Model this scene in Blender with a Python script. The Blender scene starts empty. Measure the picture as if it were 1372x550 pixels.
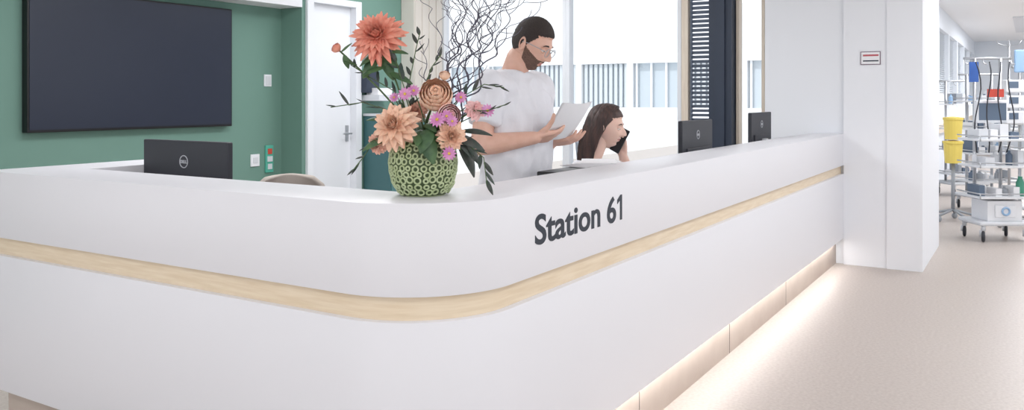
import bpy, bmesh, math, random
from mathutils import Vector, Matrix, noise
random.seed(7)
S=bpy.context.scene
S.view_settings.view_transform='Standard'
S.view_settings.look='None'
S.view_settings.exposure=0.16
R3=Vector((.5237,-.8519,0)); D3=Vector((.8519,.5237,0)); UP=Vector((0,0,1))
H=1.397
# ---------------------------------------------------------------- helpers
def lin(c):
    o=[]
    for v in c[:3]:
        v=v/255.0
        o.append(v/12.92 if v<=.04045 else ((v+.055)/1.055)**2.4)
    return (o[0],o[1],o[2],1)
def mat(name,col,rough=.5,col2=None,scale=20,metal=0,emit=0,bump=0,bscale=None,stretch=None,spec=None,sub=0,detail=4):
    m=bpy.data.materials.new(name); m.use_nodes=True
    nt=m.node_tree; b=nt.nodes['Principled BSDF']
    b.inputs['Base Color'].default_value=lin(col)
    b.inputs['Roughness'].default_value=rough
    b.inputs['Metallic'].default_value=metal
    if spec is not None: b.inputs['Specular IOR Level'].default_value=spec
    if sub:
        b.inputs['Subsurface Weight'].default_value=sub
        b.inputs['Subsurface Radius'].default_value=(.02,.008,.004)
    if emit:
        b.inputs['Emission Color'].default_value=lin(col); b.inputs['Emission Strength'].default_value=emit
    if col2 or bump:
        tc=nt.nodes.new('ShaderNodeTexCoord'); mp=nt.nodes.new('ShaderNodeMapping')
        if stretch: mp.inputs['Scale'].default_value=stretch
        nt.links.new(tc.outputs['Object'],mp.inputs['Vector'])
        if col2:
            n=nt.nodes.new('ShaderNodeTexNoise'); n.inputs['Scale'].default_value=scale; n.inputs['Detail'].default_value=detail
            nt.links.new(mp.outputs[0],n.inputs['Vector'])
            r=nt.nodes.new('ShaderNodeValToRGB')
            r.color_ramp.elements[0].position=.35; r.color_ramp.elements[1].position=.65
            r.color_ramp.elements[0].color=lin(col); r.color_ramp.elements[1].color=lin(col2)
            nt.links.new(n.outputs['Fac'],r.inputs[0]); nt.links.new(r.outputs[0],b.inputs['Base Color'])
        if bump:
            n2=nt.nodes.new('ShaderNodeTexNoise'); n2.inputs['Scale'].default_value=bscale or scale
            nt.links.new(mp.outputs[0],n2.inputs['Vector'])
            bp=nt.nodes.new('ShaderNodeBump'); bp.inputs['Strength'].default_value=bump; bp.inputs['Distance'].default_value=.01
            nt.links.new(n2.outputs['Fac'],bp.inputs['Height']); nt.links.new(bp.outputs[0],b.inputs['Normal'])
    return m
def empty(name,loc=(0,0,0)):
    e=bpy.data.objects.new(name,None); e.location=loc; S.collection.objects.link(e); e.empty_display_size=.1
    bpy.context.view_layer.update(); return e
def fin(bm,name,mats,parent=None,smooth=False,bevel=0,seg=2):
    me=bpy.data.meshes.new(name); bm.normal_update(); bm.to_mesh(me); bm.free()
    ob=bpy.data.objects.new(name,me); S.collection.objects.link(ob)
    if not isinstance(mats,(list,tuple)): mats=[mats]
    for m in mats: me.materials.append(m)
    if smooth:
        for p in me.polygons: p.use_smooth=True
    if bevel:
        md=ob.modifiers.new('bevel','BEVEL'); md.width=bevel; md.segments=seg; md.limit_method='ANGLE'; md.angle_limit=.6
    if parent:
        ob.parent=parent; ob.matrix_parent_inverse=Matrix.Translation(parent.location).inverted()
    return ob
def box(bm,a,b,mi=0,M=None):
    vs=[]
    for z in (a[2],b[2]):
        for x,y in ((a[0],a[1]),(b[0],a[1]),(b[0],b[1]),(a[0],b[1])):
            v=Vector((x,y,z)); vs.append(bm.verts.new(M@v if M else v))
    fs=[(3,2,1,0),(4,5,6,7),(0,1,5,4),(1,2,6,5),(2,3,7,6),(3,0,4,7)]
    for f in fs:
        fc=bm.faces.new([vs[i] for i in f]); fc.material_index=mi
def boxo(name,a,b,m,parent=None,bevel=0):
    bm=bmesh.new(); box(bm,a,b); return fin(bm,name,m,parent,bevel=bevel)
def frame(d,hint=None):
    d=d.normalized(); h=hint or (Vector((0,0,1)) if abs(d.z)<.95 else Vector((1,0,0)))
    s=d.cross(h).normalized(); t=s.cross(d).normalized(); return s,t
def tube(bm,pts,rad,seg=10,mi=0,cap=True,round_=False):
    """tapered tube through pts; rad = list of radii; optional rounded ends."""
    pts=[Vector(p) for p in pts]; rad=list(rad) if isinstance(rad,(list,tuple)) else [rad]*len(pts)
    if round_:
        d0=(pts[0]-pts[1]).normalized(); d1=(pts[-1]-pts[-2]).normalized()
        r0,r1=rad[0],rad[-1]
        A=[(pts[0]+d0*r0*k,r0*math.sqrt(max(.0,1-k*k))) for k in (.97,.8,.5)]
        B=[(pts[-1]+d1*r1*k,r1*math.sqrt(max(.0,1-k*k))) for k in (.5,.8,.97)]
        pts=[p for p,_ in A]+pts+[p for p,_ in B]; rad=[r for _,r in A]+rad+[r for _,r in B]
    rings=[]; s=None
    for i,p in enumerate(pts):
        if i==0: d=pts[1]-p
        elif i==len(pts)-1: d=p-pts[i-1]
        else: d=(pts[i+1]-p).normalized()+(p-pts[i-1]).normalized()
        if d.length<1e-9: d=Vector((0,0,1))
        d.normalize()
        if s is None: s,t=frame(d)
        else:
            s=(s-d*s.dot(d)); s.normalize(); t=s.cross(d)
        rings.append([bm.verts.new(p+(s*math.cos(2*math.pi*k/seg)+t*math.sin(2*math.pi*k/seg))*rad[i]) for k in range(seg)])
    for i in range(len(rings)-1):
        for k in range(seg):
            f=bm.faces.new((rings[i][k],rings[i][(k+1)%seg],rings[i+1][(k+1)%seg],rings[i+1][k])); f.material_index=mi
    if cap:
        f=bm.faces.new(rings[0][::-1]); f.material_index=mi
        f=bm.faces.new(rings[-1]); f.material_index=mi
def ell(bm,c,r,M=None,u=20,v=12,mi=0):
    T=Matrix.Translation(Vector(c))@(M.to_4x4() if M else Matrix())@Matrix.Diagonal((r[0],r[1],r[2],1))
    g=bmesh.ops.create_uvsphere(bm,u_segments=u,v_segments=v,radius=1,matrix=T)
    for vv in g['verts']:
        for f in vv.link_faces: f.material_index=mi
def lathe(bm,prof,c=(0,0,0),seg=32,mi=0,M=None):
    c=Vector(c); rings=[]
    for r,z in prof:
        ring=[]
        for k in range(seg):
            a=2*math.pi*k/seg; v=Vector((r*math.cos(a),r*math.sin(a),z))
            ring.append(bm.verts.new(c+(M@v if M else v)))
        rings.append(ring)
    for i in range(len(rings)-1):
        for k in range(seg):
            f=bm.faces.new((rings[i][k],rings[i][(k+1)%seg],rings[i+1][(k+1)%seg],rings[i+1][k])); f.material_index=mi
    f=bm.faces.new(rings[0][::-1]); f.material_index=mi
    f=bm.faces.new(rings[-1]); f.material_index=mi
def torus(bm,c,R,r,M=None,seg=20,ms=8,mi=0,sc=(1,1,1)):
    c=Vector(c); rings=[]
    for i in range(seg):
        a=2*math.pi*i/seg; ring=[]
        for j in range(ms):
            b=2*math.pi*j/ms
            v=Vector(((R+r*math.cos(b))*math.cos(a)*sc[0],(R+r*math.cos(b))*math.sin(a)*sc[1],r*math.sin(b)*sc[2]))
            ring.append(bm.verts.new(c+(M@v if M else v)))
        rings.append(ring)
    for i in range(seg):
        for j in range(ms):
            f=bm.faces.new((rings[i][j],rings[(i+1)%seg][j],rings[(i+1)%seg][(j+1)%ms],rings[i][(j+1)%ms])); f.material_index=mi
def remesh(bm,name,m,parent,voxel=.008,smooth=4,disp=None):
    me=bpy.data.meshes.new(name+'_src'); bmesh.ops.recalc_face_normals(bm,faces=bm.faces); bm.to_mesh(me); bm.free()
    ob=bpy.data.objects.new(name+'_src',me); S.collection.objects.link(ob)
    md=ob.modifiers.new('r','REMESH'); md.mode='VOXEL'; md.voxel_size=voxel
    if smooth:
        ms=ob.modifiers.new('s','SMOOTH'); ms.factor=.5; ms.iterations=smooth
    dg=bpy.context.evaluated_depsgraph_get(); dg.update()
    m2=bpy.data.meshes.new_from_object(ob.evaluated_get(dg))
    bpy.data.objects.remove(ob); m2.name=name
    if disp:
        ns=[v.normal.copy() for v in m2.vertices]
        for v,n in zip(m2.vertices,ns): v.co=v.co+n*disp(v.co)
    m2.materials.clear()
    for x in (m if isinstance(m,list) else [m]): m2.materials.append(x)
    for p in m2.polygons: p.use_smooth=True; p.material_index=0
    o=bpy.data.objects.new(name,m2); S.collection.objects.link(o)
    if parent:
        o.parent=parent; o.matrix_parent_inverse=Matrix.Translation(parent.location).inverted()
    return o
def text(body,name,size,loc,xdir,ydir,m,parent,width=None,ext=.001,offset=0,align='LEFT'):
    cu=bpy.data.curves.new(name,'FONT'); cu.body=body; cu.size=size; cu.extrude=ext; cu.offset=offset; cu.align_x=align
    cu.resolution_u=6
    ob=bpy.data.objects.new(name+'_t',cu); S.collection.objects.link(ob)
    dg=bpy.context.evaluated_depsgraph_get(); dg.update()
    me=bpy.data.meshes.new_from_object(ob.evaluated_get(dg)); bpy.data.objects.remove(ob)
    xs=[v.co.x for v in me.vertices]; w=max(xs)-min(xs); sx=(width/w) if width else 1; x0=min(xs) if align=='LEFT' else 0
    xd=Vector(xdir).normalized(); yd=Vector(ydir).normalized(); zd=xd.cross(yd)
    for v in me.vertices:
        c=v.co.copy(); v.co=Vector(loc)+xd*((c.x-x0)*sx)+yd*c.y+zd*c.z
    me.materials.clear(); me.materials.append(m)
    o=bpy.data.objects.new(name,me); S.collection.objects.link(o)
    if parent:
        o.parent=parent; o.matrix_parent_inverse=Matrix.Translation(parent.location).inverted()
    return o
# ---------------------------------------------------------------- materials
M_white=mat('counter_white',(236,236,241),.38,bump=.04,bscale=350)
M_wall=mat('wall_paint_white',(238,240,245),.75,bump=.03,bscale=200)
M_ceil=mat('ceiling_white',(242,243,245),.8)
M_green=mat('wall_paint_green',(112,148,136),.7,bump=.03,bscale=200)
M_wood=mat('maple_wood',(240,223,197),.45,(229,209,180),scale=6,stretch=(1,1,14))
M_woodframe=mat('window_wood',(228,216,200),.5,(218,204,188),scale=8,stretch=(8,8,.6))
M_plinth=mat('plinth_laminate',(196,182,171),.5,(188,173,162),scale=6)
M_seam=mat('seam_dark',(120,110,104),.7)
M_floor=mat('linoleum_floor',(196,186,179),.42,(184,173,166),scale=60,detail=8,bump=.02,bscale=300)
M_black=mat('black_plastic',(26,27,32),.4)
M_letter=mat('lettering_dark',(36,46,60),.5)
M_tv=mat('screen_glass',(42,48,64),.3,spec=.4)
M_bez=mat('screen_bezel',(16,16,20),.35)
M_mon=mat('monitor_back',(44,46,54),.5)
M_logo=mat('logo_grey',(190,192,198),.4)
M_metal=mat('brushed_metal',(190,192,196),.35,metal=.7)
M_grey=mat('grey_plastic',(160,165,172),.5)
M_lgrey=mat('light_grey_plastic',(218,221,226),.45)
M_dark=mat('anthracite_frame',(46,56,74),.5)
M_col=mat('beige_column',(216,210,202),.7,(208,202,194),scale=2)
M_door=mat('door_white',(236,239,244),.5)
M_paper=mat('paper',(240,240,243),.7)
M_chair=mat('chair_taupe',(170,160,152),.7,bump=.2,bscale=400)
M_chairg=mat('chair_grey',(130,136,146),.8,bump=.2,bscale=400)
M_desk=mat('desk_top',(220,218,216),.5)
# ---------------------------------------------------------------- room
boxo('floor',(-6,-6,-.1),(26,9,0),M_floor)
bm=bmesh.new(); box(bm,(-6,-6,2.9),(7.8,9,3.0)); box(bm,(7.8,-6,2.9),(26,1.4,3.0)); fin(bm,'ceiling',M_ceil)
boxo('wall_back',(1.0,6.0,0),(5.615,6.2,2.9),M_green)
bm=bmesh.new()
box(bm,(5.615,5.73,0),(5.66,6.2,2.9)); box(bm,(5.66,5.73,2.36),(6.4,6.2,2.9)); box(bm,(6.4,5.73,0),(7.7,6.2,2.9))
fin(bm,'wall_back_door_side',M_green)
boxo('wall_bulkhead',(1.0,5.72,2.24),(5.61,6.0,2.9),M_wall)
boxo('wall_left_far',(.85,5.2,0),(1.0,6.2,2.9),M_wall)
# door
dr=empty('door_1',(6.03,5.75,0))
bm=bmesh.new()
box(bm,(5.66,5.70,0),(5.74,5.84,2.36)); box(bm,(6.32,5.70,0),(6.40,5.84,2.36)); box(bm,(5.741,5.702,2.30),(6.319,5.84,2.36))
fin(bm,'door_frame',M_door,dr)
boxo('door_leaf',(5.742,5.775,.01),(6.318,5.82,2.299),M_door,dr)
bm=bmesh.new(); tube(bm,[(6.26,5.77,1.05),(6.26,5.71,1.05),(6.15,5.71,1.05)],.009); box(bm,(6.24,5.765,.97),(6.28,5.775,1.13))
fin(bm,'door_handle',M_metal,dr)
# column beside window
bm=bmesh.new(); box(bm,(7.05,5.55,0),(7.55,5.725,2.9))
for k in range(4):
    box(bm,(7.06+k*.125,5.54,0),(7.165+k*.125,5.55,2.9))
fin(bm,'column',M_col,bevel=.003)
# right wall block (pilaster + return into corridor)
bm=bmesh.new()
box(bm,(7.53,1.337,0),(8.0,2.0,2.9)); box(bm,(7.5,1.0,0),(8.92,1.336,2.9)); box(bm,(7.485,.735,0),(8.92,.999,2.9))
fin(bm,'wall_right',M_wall)
# window wall: sills, mullions
bm=bmesh.new()
box(bm,(7.6,2.0,0),(7.8,5.73,.35)); box(bm,(7.6,2.0,2.75),(7.8,5.73,2.9))
fin(bm,'wall_window_side',M_wall)
M_frame=mat('window_frame_white',(226,229,234),.5)
M_glass=bpy.data.materials.new('window_glass'); M_glass.use_nodes=True
nt=M_glass.node_tree; nt.nodes.clear()
o=nt.nodes.new('ShaderNodeOutputMaterial'); mx=nt.nodes.new('ShaderNodeMixShader'); tr=nt.nodes.new('ShaderNodeBsdfTransparent'); gl=nt.nodes.new('ShaderNodeBsdfGlossy')
gl.inputs['Roughness'].default_value=.05; mx.inputs[0].default_value=.04
tr.inputs['Color'].default_value=(.98,.99,1,1)
nt.links.new(tr.outputs[0],mx.inputs[1]); nt.links.new(gl.outputs[0],mx.inputs[2]); nt.links.new(mx.outputs[0],o.inputs[0])
def window(i,v0,v1,fw,m):
    e=empty('window_%d'%i,(7.65,(v0+v1)/2,.35))
    bm=bmesh.new()
    box(bm,(7.6,v0,.35),(7.7,v0+fw,2.75)); box(bm,(7.6,v1-fw,.35),(7.7,v1,2.75))
    box(bm,(7.6,v0+fw,.35),(7.7,v1-fw,.35+fw)); box(bm,(7.6,v0+fw,2.75-fw),(7.7,v1-fw,2.75))
    fin(bm,'window_frame',m,e,bevel=.004)
    boxo('window_pane',(7.645,v0+fw,.35+fw),(7.655,v1-fw,2.75-fw),M_glass,e)
window(1,4.03,5.6,.04,M_frame); window(2,2.80,4.03,.04,M_frame)
window(3,2.02,2.28,.03,M_woodframe)
boxo('window_mullion',(7.6,2.735,0),(7.7,2.798,2.9),M_woodframe)
bm=bmesh.new()
for k in range(58):
    z=.40+k*.042
    M=Matrix.Translation(Vector((7.66,2.61,z)))@Matrix.Rotation(math.radians(35),4,'Y')
    box(bm,(-.022,-.105,-.0015),(.022,.105,.0015),M=M)
box(bm,(7.64,2.51,.35),(7.68,2.522,2.9)); box(bm,(7.64,2.715,.35),(7.68,2.727,2.9))
fin(bm,'window_blind',mat('blind_slats',(130,142,160),.5))
bm=bmesh.new(); box(bm,(7.5,2.29,0),(7.75,2.50,2.9)); box(bm,(7.48,2.35,0),(7.5,2.44,2.9))
fin(bm,'window_post',M_dark)
# ---------------------------------------------------------------- corridor
M_corr=mat('corridor_wall',(226,232,240),.7)
bm=bmesh.new()
box(bm,(8.92,1.25,0),(25.5,1.4,.9)); box(bm,(8.92,1.25,2.55),(25.5,1.4,2.9))
for k in range(9): box(bm,(8.92+k*2.05,1.25,.9),(9.1+k*2.05,1.4,2.55))
fin(bm,'wall_corridor',M_corr)
bm=bmesh.new()
for k in range(30):
    z=1.5+k*.036
    M=Matrix.Translation(Vector((17.2,1.33,z)))@Matrix.Rotation(math.radians(-30),4,'X')
    box(bm,(-8.2,-.018,-.001),(8.2,.018,.001),M=M)
fin(bm,'corridor_blind',mat('corridor_slats',(200,208,216),.5))
boxo('wall_corridor_end',(25.4,-6,0),(25.6,1.4,2.9),M_corr)
boxo('trim_handrail',(9.0,1.20,.85),(25.3,1.24,.98),M_woodframe)
# ceiling panels added as fill light for room and corridor
def panel(i,x,y,sx,sy,e,col=(.97,.98,1)):
    p=empty('ceiling_fill_lamp' if i==0 else 'ceiling_fill_lamp.%03d'%i,(x,y,2.9))
    bm=bmesh.new(); box(bm,(x-sx/2-.02,y-sy/2-.02,2.875),(x+sx/2+.02,y+sy/2+.02,2.9)); fin(bm,'fill_lamp_housing',M_lgrey,p)
    L=bpy.data.lights.new('fill_lamp_light','AREA'); L.shape='RECTANGLE'; L.size=sx; L.size_y=sy; L.energy=e; L.color=col
    o=bpy.data.objects.new('fill_lamp_light',L); S.collection.objects.link(o); o.parent=p; o.location=(0,0,-.04)
for i,(x,y,sx,sy,e) in enumerate([(3.8,3.8,2.4,.8,54),(.6,-1.2,2.4,.8,38),(5.0,-.9,3.0,.8,46),(9.5,-.3,2.4,.5,48),(14,-.2,4,.5,95),(20,0,4,.5,95),(-1,2.6,.8,2.4,32),(6.4,4.2,.8,2.0,30)]):
    panel(i,x,y,sx,sy,e)
# ---------------------------------------------------------------- exterior
M_fac=mat('facade_white',(238,240,243),.8); M_facw=mat('facade_window',(196,206,214),.4); M_facb=mat('facade_blind',(206,212,217),.6)
bm=bmesh.new()
box(bm,(30,-10,-8),(34,45,1.05),0); box(bm,(30,-10,2.75),(34,45,3.1),0)
box(bm,(30.25,-10,1.051),(34,45,2.749),1)
v=-9
while v<44:
    box(bm,(30.0,v,1.05),(30.25,v+.25,2.75),0)
    if random.random()<.35:
        for q in range(9): box(bm,(30.12,v+.27+q*.215,1.06),(30.24,v+.40+q*.215,2.74),2)
    else:
        for q in range(3): box(bm,(30.1,v+.85+q*.6,1.05),(30.2,v+.92+q*.6,2.75),0)
    v+=2.2
fin(bm,'opposite_building',[M_fac,M_facw,M_facb])
boxo('terrace_outside',(8.2,1.6,-1.2),(30,45,-1.0),mat('terrace_gravel',(232,233,233),.9))
# ---------------------------------------------------------------- counter
U0,V0,RR=1.816,1.336,.35
def path(d,u1=7.528,vb=3.67,ub=2.62):
    r=RR-d; P=[(u1,V0+d)]
    cx,cy=U0+RR,V0+RR
    n=24
    for k in range(n+1):
        a=-math.pi/2-k/n*math.pi/2
        P.append((cx+r*math.cos(a),cy+r*math.sin(a)))
    P.append((U0+d,vb-d)); P.append((ub,vb-d))
    return P
def band(name,d1,d2,z1,z2,m,parent,bevel=.003):
    A=path(d1); B=path(d2); bm=bmesh.new()
    g=[[bm.verts.new((x,y,z)) for x,y in P] for P in (A,B) for z in (z1,z2)]
    a0,a1,b0,b1=g
    for i in range(len(A)-1):
        bm.faces.new((a0[i+1],a0[i],a1[i],a1[i+1])); bm.faces.new((b0[i],b0[i+1],b1[i+1],b1[i]))
        bm.faces.new((a1[i+1],a1[i],b1[i],b1[i+1])); bm.faces.new((a0[i],a0[i+1],b0[i+1],b0[i]))
    bm.faces.new((a0[0],b0[0],b1[0],a1[0])); bm.faces.new((a0[-1],a1[-1],b1[-1],b0[-1]))
    bmesh.ops.recalc_face_normals(bm,faces=bm.faces)
    o=fin(bm,name,m,parent)
    for p in o.data.polygons: p.use_smooth=True
    md=o.modifiers.new('bevel','BEVEL'); md.width=bevel; md.segments=2; md.limit_method='ANGLE'; md.angle_limit=.7
    md=o.modifiers.new('es','EDGE_SPLIT'); md.split_angle=.45
    return o
ct=empty('reception_counter',(2,1.6,0))
band('counter_fascia',0,.28,.833,1.10,M_white,ct)
band('wood_strip',.024,.26,.755,.835,M_wood,ct,.001)
band('lower_panel',0,.26,.218,.762,M_white,ct)
band('plinth',.065,.25,0,.22,M_plinth,ct,.001)
bm=bmesh.new()
for x in (3.3,4.55,5.8): box(bm,(x,V0+.0635,.001),(x+.004,V0+.066,.217))
fin(bm,'plinth_seams',M_seam,ct)
text('Station 6','counter_lettering',.134,(2.312,V0-.0005,.932),(1,0,0),(0,0,1),M_letter,ct,width=.612,ext=.0012,offset=.0024)
bm=bmesh.new(); f0=V0-.0015
P=[(2.961,.932),(2.979,.932),(2.979,1.028),(2.965,1.028),(2.936,1.011),(2.936,.995),(2.961,1.008)]
a=[bm.verts.new((x,f0,z)) for x,z in P]; b=[bm.verts.new((x,V0,z)) for x,z in P]
bm.faces.new(a)
for i in range(len(P)): bm.faces.new((a[i],a[(i+1)%7],b[(i+1)%7],b[i]))
fin(bm,'counter_lettering_one',M_letter,ct)
def strip_light(name,loc,rot,sx,sy,e,col):
    L=bpy.data.lights.new(name,'AREA'); L.shape='RECTANGLE'; L.size=sx; L.size_y=sy; L.energy=e; L.color=col
    o=bpy.data.objects.new(name,L); S.collection.objects.link(o); o.parent=ct; o.location=Vector(loc)-ct.location; o.rotation_euler=rot; return o
strip_light('led_strip_right',(4.9,V0+.035,.214),(0,0,0),5.0,.03,7,(1,.985,.965))
# inner desks
dk=empty('work_desk',(5.9,1.95,0))
bm=bmesh.new(); box(bm,(4.62,1.62,.72),(7.4,2.3,.75))
fin(bm,'desk_top',M_desk,dk,bevel=.003)
bm=bmesh.new()
for x in (4.68,6.0,7.3):
    for y in (1.7,2.22): box(bm,(x-.02,y-.02,0),(x+.02,y+.02,.72))
fin(bm,'desk_legs',M_metal,dk)
dk=empty('work_desk.001',(2.4,2.6,0))
bm=bmesh.new(); box(bm,(2.11,1.95,.72),(2.78,3.38,.75)); fin(bm,'desk_top',M_desk,dk,bevel=.003)
bm=bmesh.new()
for x in (2.18,2.72):
    for y in (2.02,3.3): box(bm,(x-.02,y-.02,0),(x+.02,y+.02,.72))
fin(bm,'desk_legs',M_metal,dk)
# monitors
def monitor(name,c,ang,w,h,zt,zd=.75,logo=True):
    """back faces local -Y; c = xy centre, ang = rotation about z"""
    e=empty(name,(c[0],c[1],zd))
    M=Matrix.Translation(Vector((c[0],c[1],0)))@Matrix.Rotation(ang,4,'Z')
    bm=bmesh.new(); box(bm,(-w/2,-.012,zt-h),(w/2,.016,zt),M=M); fin(bm,'monitor_shell',M_mon,e,bevel=.006)
    bm=bmesh.new(); box(bm,(-w*.38,-.022,zt-h*.95),(w*.38,-.011,zt-h*.5),M=M); fin(bm,'monitor_back_bulge',M_mon,e,bevel=.005)
    bm=bmesh.new(); box(bm,(-w/2+.01,.0155,zt-h+.02),(w/2-.01,.0175,zt-.01),M=M); fin(bm,'monitor_screen',M_tv,e)
    bm=bmesh.new(); box(bm,(-.03,-.055,zd+.012),(.03,-.022,zt-h*.6),M=M); box(bm,(-.12,-.13,zd+.001),(.12,.09,zd+.013),M=M); fin(bm,'monitor_stand',M_lgrey,e,bevel=.003)
    if logo:
        bm=bmesh.new(); MM=(M.to_3x3()@Matrix.Rotation(math.pi/2,3,'X'))
        torus(bm,M@Vector((0,-.0125,zt-h*.27)),.026,.0022,M=MM,seg=28); fin(bm,'monitor_emblem',M_logo,e)
        xd=M.to_3x3()@Vector((1,0,0))
        text('DELL','monitor_emblem_text',.019,M@Vector((0,-.0135,zt-h*.27-.0065)),xd,(0,0,1),M_logo,e,align='CENTER',offset=.0006)
    return e
monitor('computer_monitor',(2.36,3.10),-math.pi/2,.56,.335,1.215)
monitor('computer_monitor.001',(5.07,1.77),0,.56,.335,1.262)
monitor('computer_monitor.002',(6.53,1.77),0,.56,.335,1.29)
# TV
tv=empty('wall_television',(4.1,5.95,1.16))
boxo('tv_frame',(3.22,5.93,1.155),(4.985,5.999,2.175),M_bez,tv,bevel=.006)
boxo('tv_screen',(3.235,5.926,1.175),(4.97,5.931,2.16),M_tv,tv)
# small wall items
def wallbox(name,u,z,w,h,m,v=6.0,t=.012,inner=None):
    e=empty(name,(u,v-t,z)); boxo('plate',(u-w/2,v-t,z-h/2),(u+w/2,v,z+h/2),m,e,bevel=.003)
    if inner: 
        for (du,dz,ww,hh,mm) in inner: boxo('insert',(u+du-ww/2,v-t-.006,z+dz-hh/2),(u+du+ww/2,v-t,z+dz+hh/2),mm,e,bevel=.001)
M_teal=mat('teal_plate',(90,180,160),.5); M_red=mat('red_plastic',(205,80,66),.5)
def uv_at(x,y,vp):
    t=(x-686)/1129; D=vp/(.5237-.8519*t); return D*(.8519+.5237*t), H-(y-132)/1129*D
u,z=uv_at(358,108,6.0); wallbox('light_switch',u,z,.085,.11,M_wall,inner=[(0,.0,.06,.08,M_lgrey)])
u,z=uv_at(341,215,6.0); wallbox('wall_socket',u,z,.10,.11,M_wall,inner=[(0,0,.05,.05,M_lgrey)])
u,z=uv_at(359.5,213,6.0); wallbox('alarm_button_panel',u,z,.09,.25,M_teal,t=.02,inner=[(0,.07,.05,.05,M_red),(0,0,.06,.05,M_lgrey),(0,-.07,.05,.05,M_lgrey)])
sg=empty('wall_sign',(7.5,1.11,1.73))
def wsign(v,z,w,h):
    boxo('sign_border',(7.494,v-w/2,z-h/2),(7.5,v+w/2,z+h/2),mat('sign_frame',(118,96,112),.5),sg)
    boxo('sign_face',(7.4925,v-w/2+.006,z-h/2+.006),(7.4945,v+w/2-.006,z+h/2-.006),M_paper,sg)
    boxo('sign_stripe',(7.4915,v-w/2+.015,z+.016),(7.493,v+w/2-.02,z+.03),mat('sign_red',(190,90,100),.5),sg)
    boxo('sign_text_line',(7.4915,v-w/2+.015,z-.028),(7.493,v+w/2-.02,z-.018),M_letter,sg)
wsign(1.125,1.731,.155,.11)
u,z=uv_at(497,110,5.66); e=empty('soap_dispenser',(u,5.66,z))
boxo('dispenser_body',(u-.10,5.63,z-.11),(u+.10,5.73,z+.11),M_dark,e,bevel=.01); boxo('dispenser_tray',(u-.05,5.60,z-.15),(u+.05,5.72,z-.13),M_lgrey,e)
u,z=uv_at(512,130,5.6)
e=empty('wall_shelf',(u,5.6,z)); boxo('shelf_board',(u-.16,5.50,z-.04),(u+.16,5.73,z+.02),M_lgrey,e,bevel=.004); boxo('shelf_box',(u-.12,5.55,z+.021),(u+.1,5.7,z+.09),M_paper,e)
e=empty('storage_cabinet',(6.8,5.5,0)); boxo('cabinet_body',(6.45,5.38,.0),(7.03,5.72,1.22),mat('cabinet_teal',(70,112,116),.5),e,bevel=.005)
boxo('cabinet_top',(6.44,5.37,1.22),(7.04,5.72,1.245),M_lgrey,e)
for k in range(4): boxo('cabinet_drawer',(6.47,5.372,.1+k*.28),(7.01,5.38,.35+k*.28),mat('drawer_teal',(78,124,126),.5),e)
# chairs
def chair(name,c,ang,zt,m,w=.44):
    e=empty(name,(c[0],c[1],0)); M=Matrix.Translation(Vector((c[0],c[1],0)))@Matrix.Rotation(ang,4,'Z')
    bm=bmesh.new()
    nx,nz=14,10; g=[]
    for j in range(nz+1):
        row=[]
        for i in range(nx+1):
            s=i/nx*2-1; q=j/nz
            wz=w/2*(1-.10*q**3)*(1 if q<.8 else 1-.35*((q-.8)/.2)**2)
            x=s*wz; y=-.22-.06*q+.07*s*s; z=.52+(zt-.52)*q-.02*s*s*q
            row.append(bm.verts.new(M@Vector((x,y,z))))
        g.append(row)
    for j in range(nz):
        for i in range(nx): bm.faces.new((g[j][i],g[j][i+1],g[j+1][i+1],g[j+1][i]))
    o=fin(bm,'chair_back',m,e,smooth=True); md=o.modifiers.new('s','SOLIDIFY'); md.thickness=.035; md.offset=0
    md=o.modifiers.new('b','BEVEL'); md.width=.012; md.segments=3
    bm=bmesh.new(); box(bm,(-w/2,-.22,.40),(w/2,.22,.455),M=M); o=fin(bm,'chair_seat',m,e,bevel=.025,seg=4)
    bm=bmesh.new(); tube(bm,[M@Vector((0,0,.10)),M@Vector((0,0,.42))],.025)
    for k in range(5):
        a=k*2*math.pi/5; p=M@Vector((.27*math.cos(a),.27*math.sin(a),.07)); tube(bm,[M@Vector((0,0,.11)),p],[.024,.014])
        tube(bm,[p+Vector((0,0,.0)),p+Vector((0,0,-.02))],.01)
        ell(bm,p+Vector((0,0,-.042)),(.026,.026,.028))
    tube(bm,[M@Vector((0,-.05,.42)),M@Vector((0,-.25,.44)),M@Vector((0,-.26,.6))],.015)
    fin(bm,'chair_base',M_black,e,smooth=True)
    return e
chair('office_chair',(3.28,3.42),math.radians(140),.965,M_chair)
chair('office_chair.001',(5.72,2.62),math.radians(200),1.08,M_chairg)
# printer & papers near the man
pr=empty('printer',(3.45,1.71,0))
boxo('printer_stand',(3.12,1.63,0),(3.78,1.79,.78),M_lgrey,pr,bevel=.004)
boxo('printer_body',(3.13,1.63,.78),(3.77,1.79,1.06),M_lgrey,pr,bevel=.01)
boxo('printer_lid',(3.12,1.625,1.06),(3.78,1.795,1.085),M_black,pr,bevel=.006)
bm=bmesh.new()
for k in range(6):
    M=Matrix.Translation(Vector((3.52+.01*k,1.72,1.087+k*.003)))@Matrix.Rotation(.15*k-.3,4,'Z')
    box(bm,(-.14,-.08,0),(.14,.08,.0025),M=M)
fin(bm,'paper_stack',M_paper)
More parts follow.
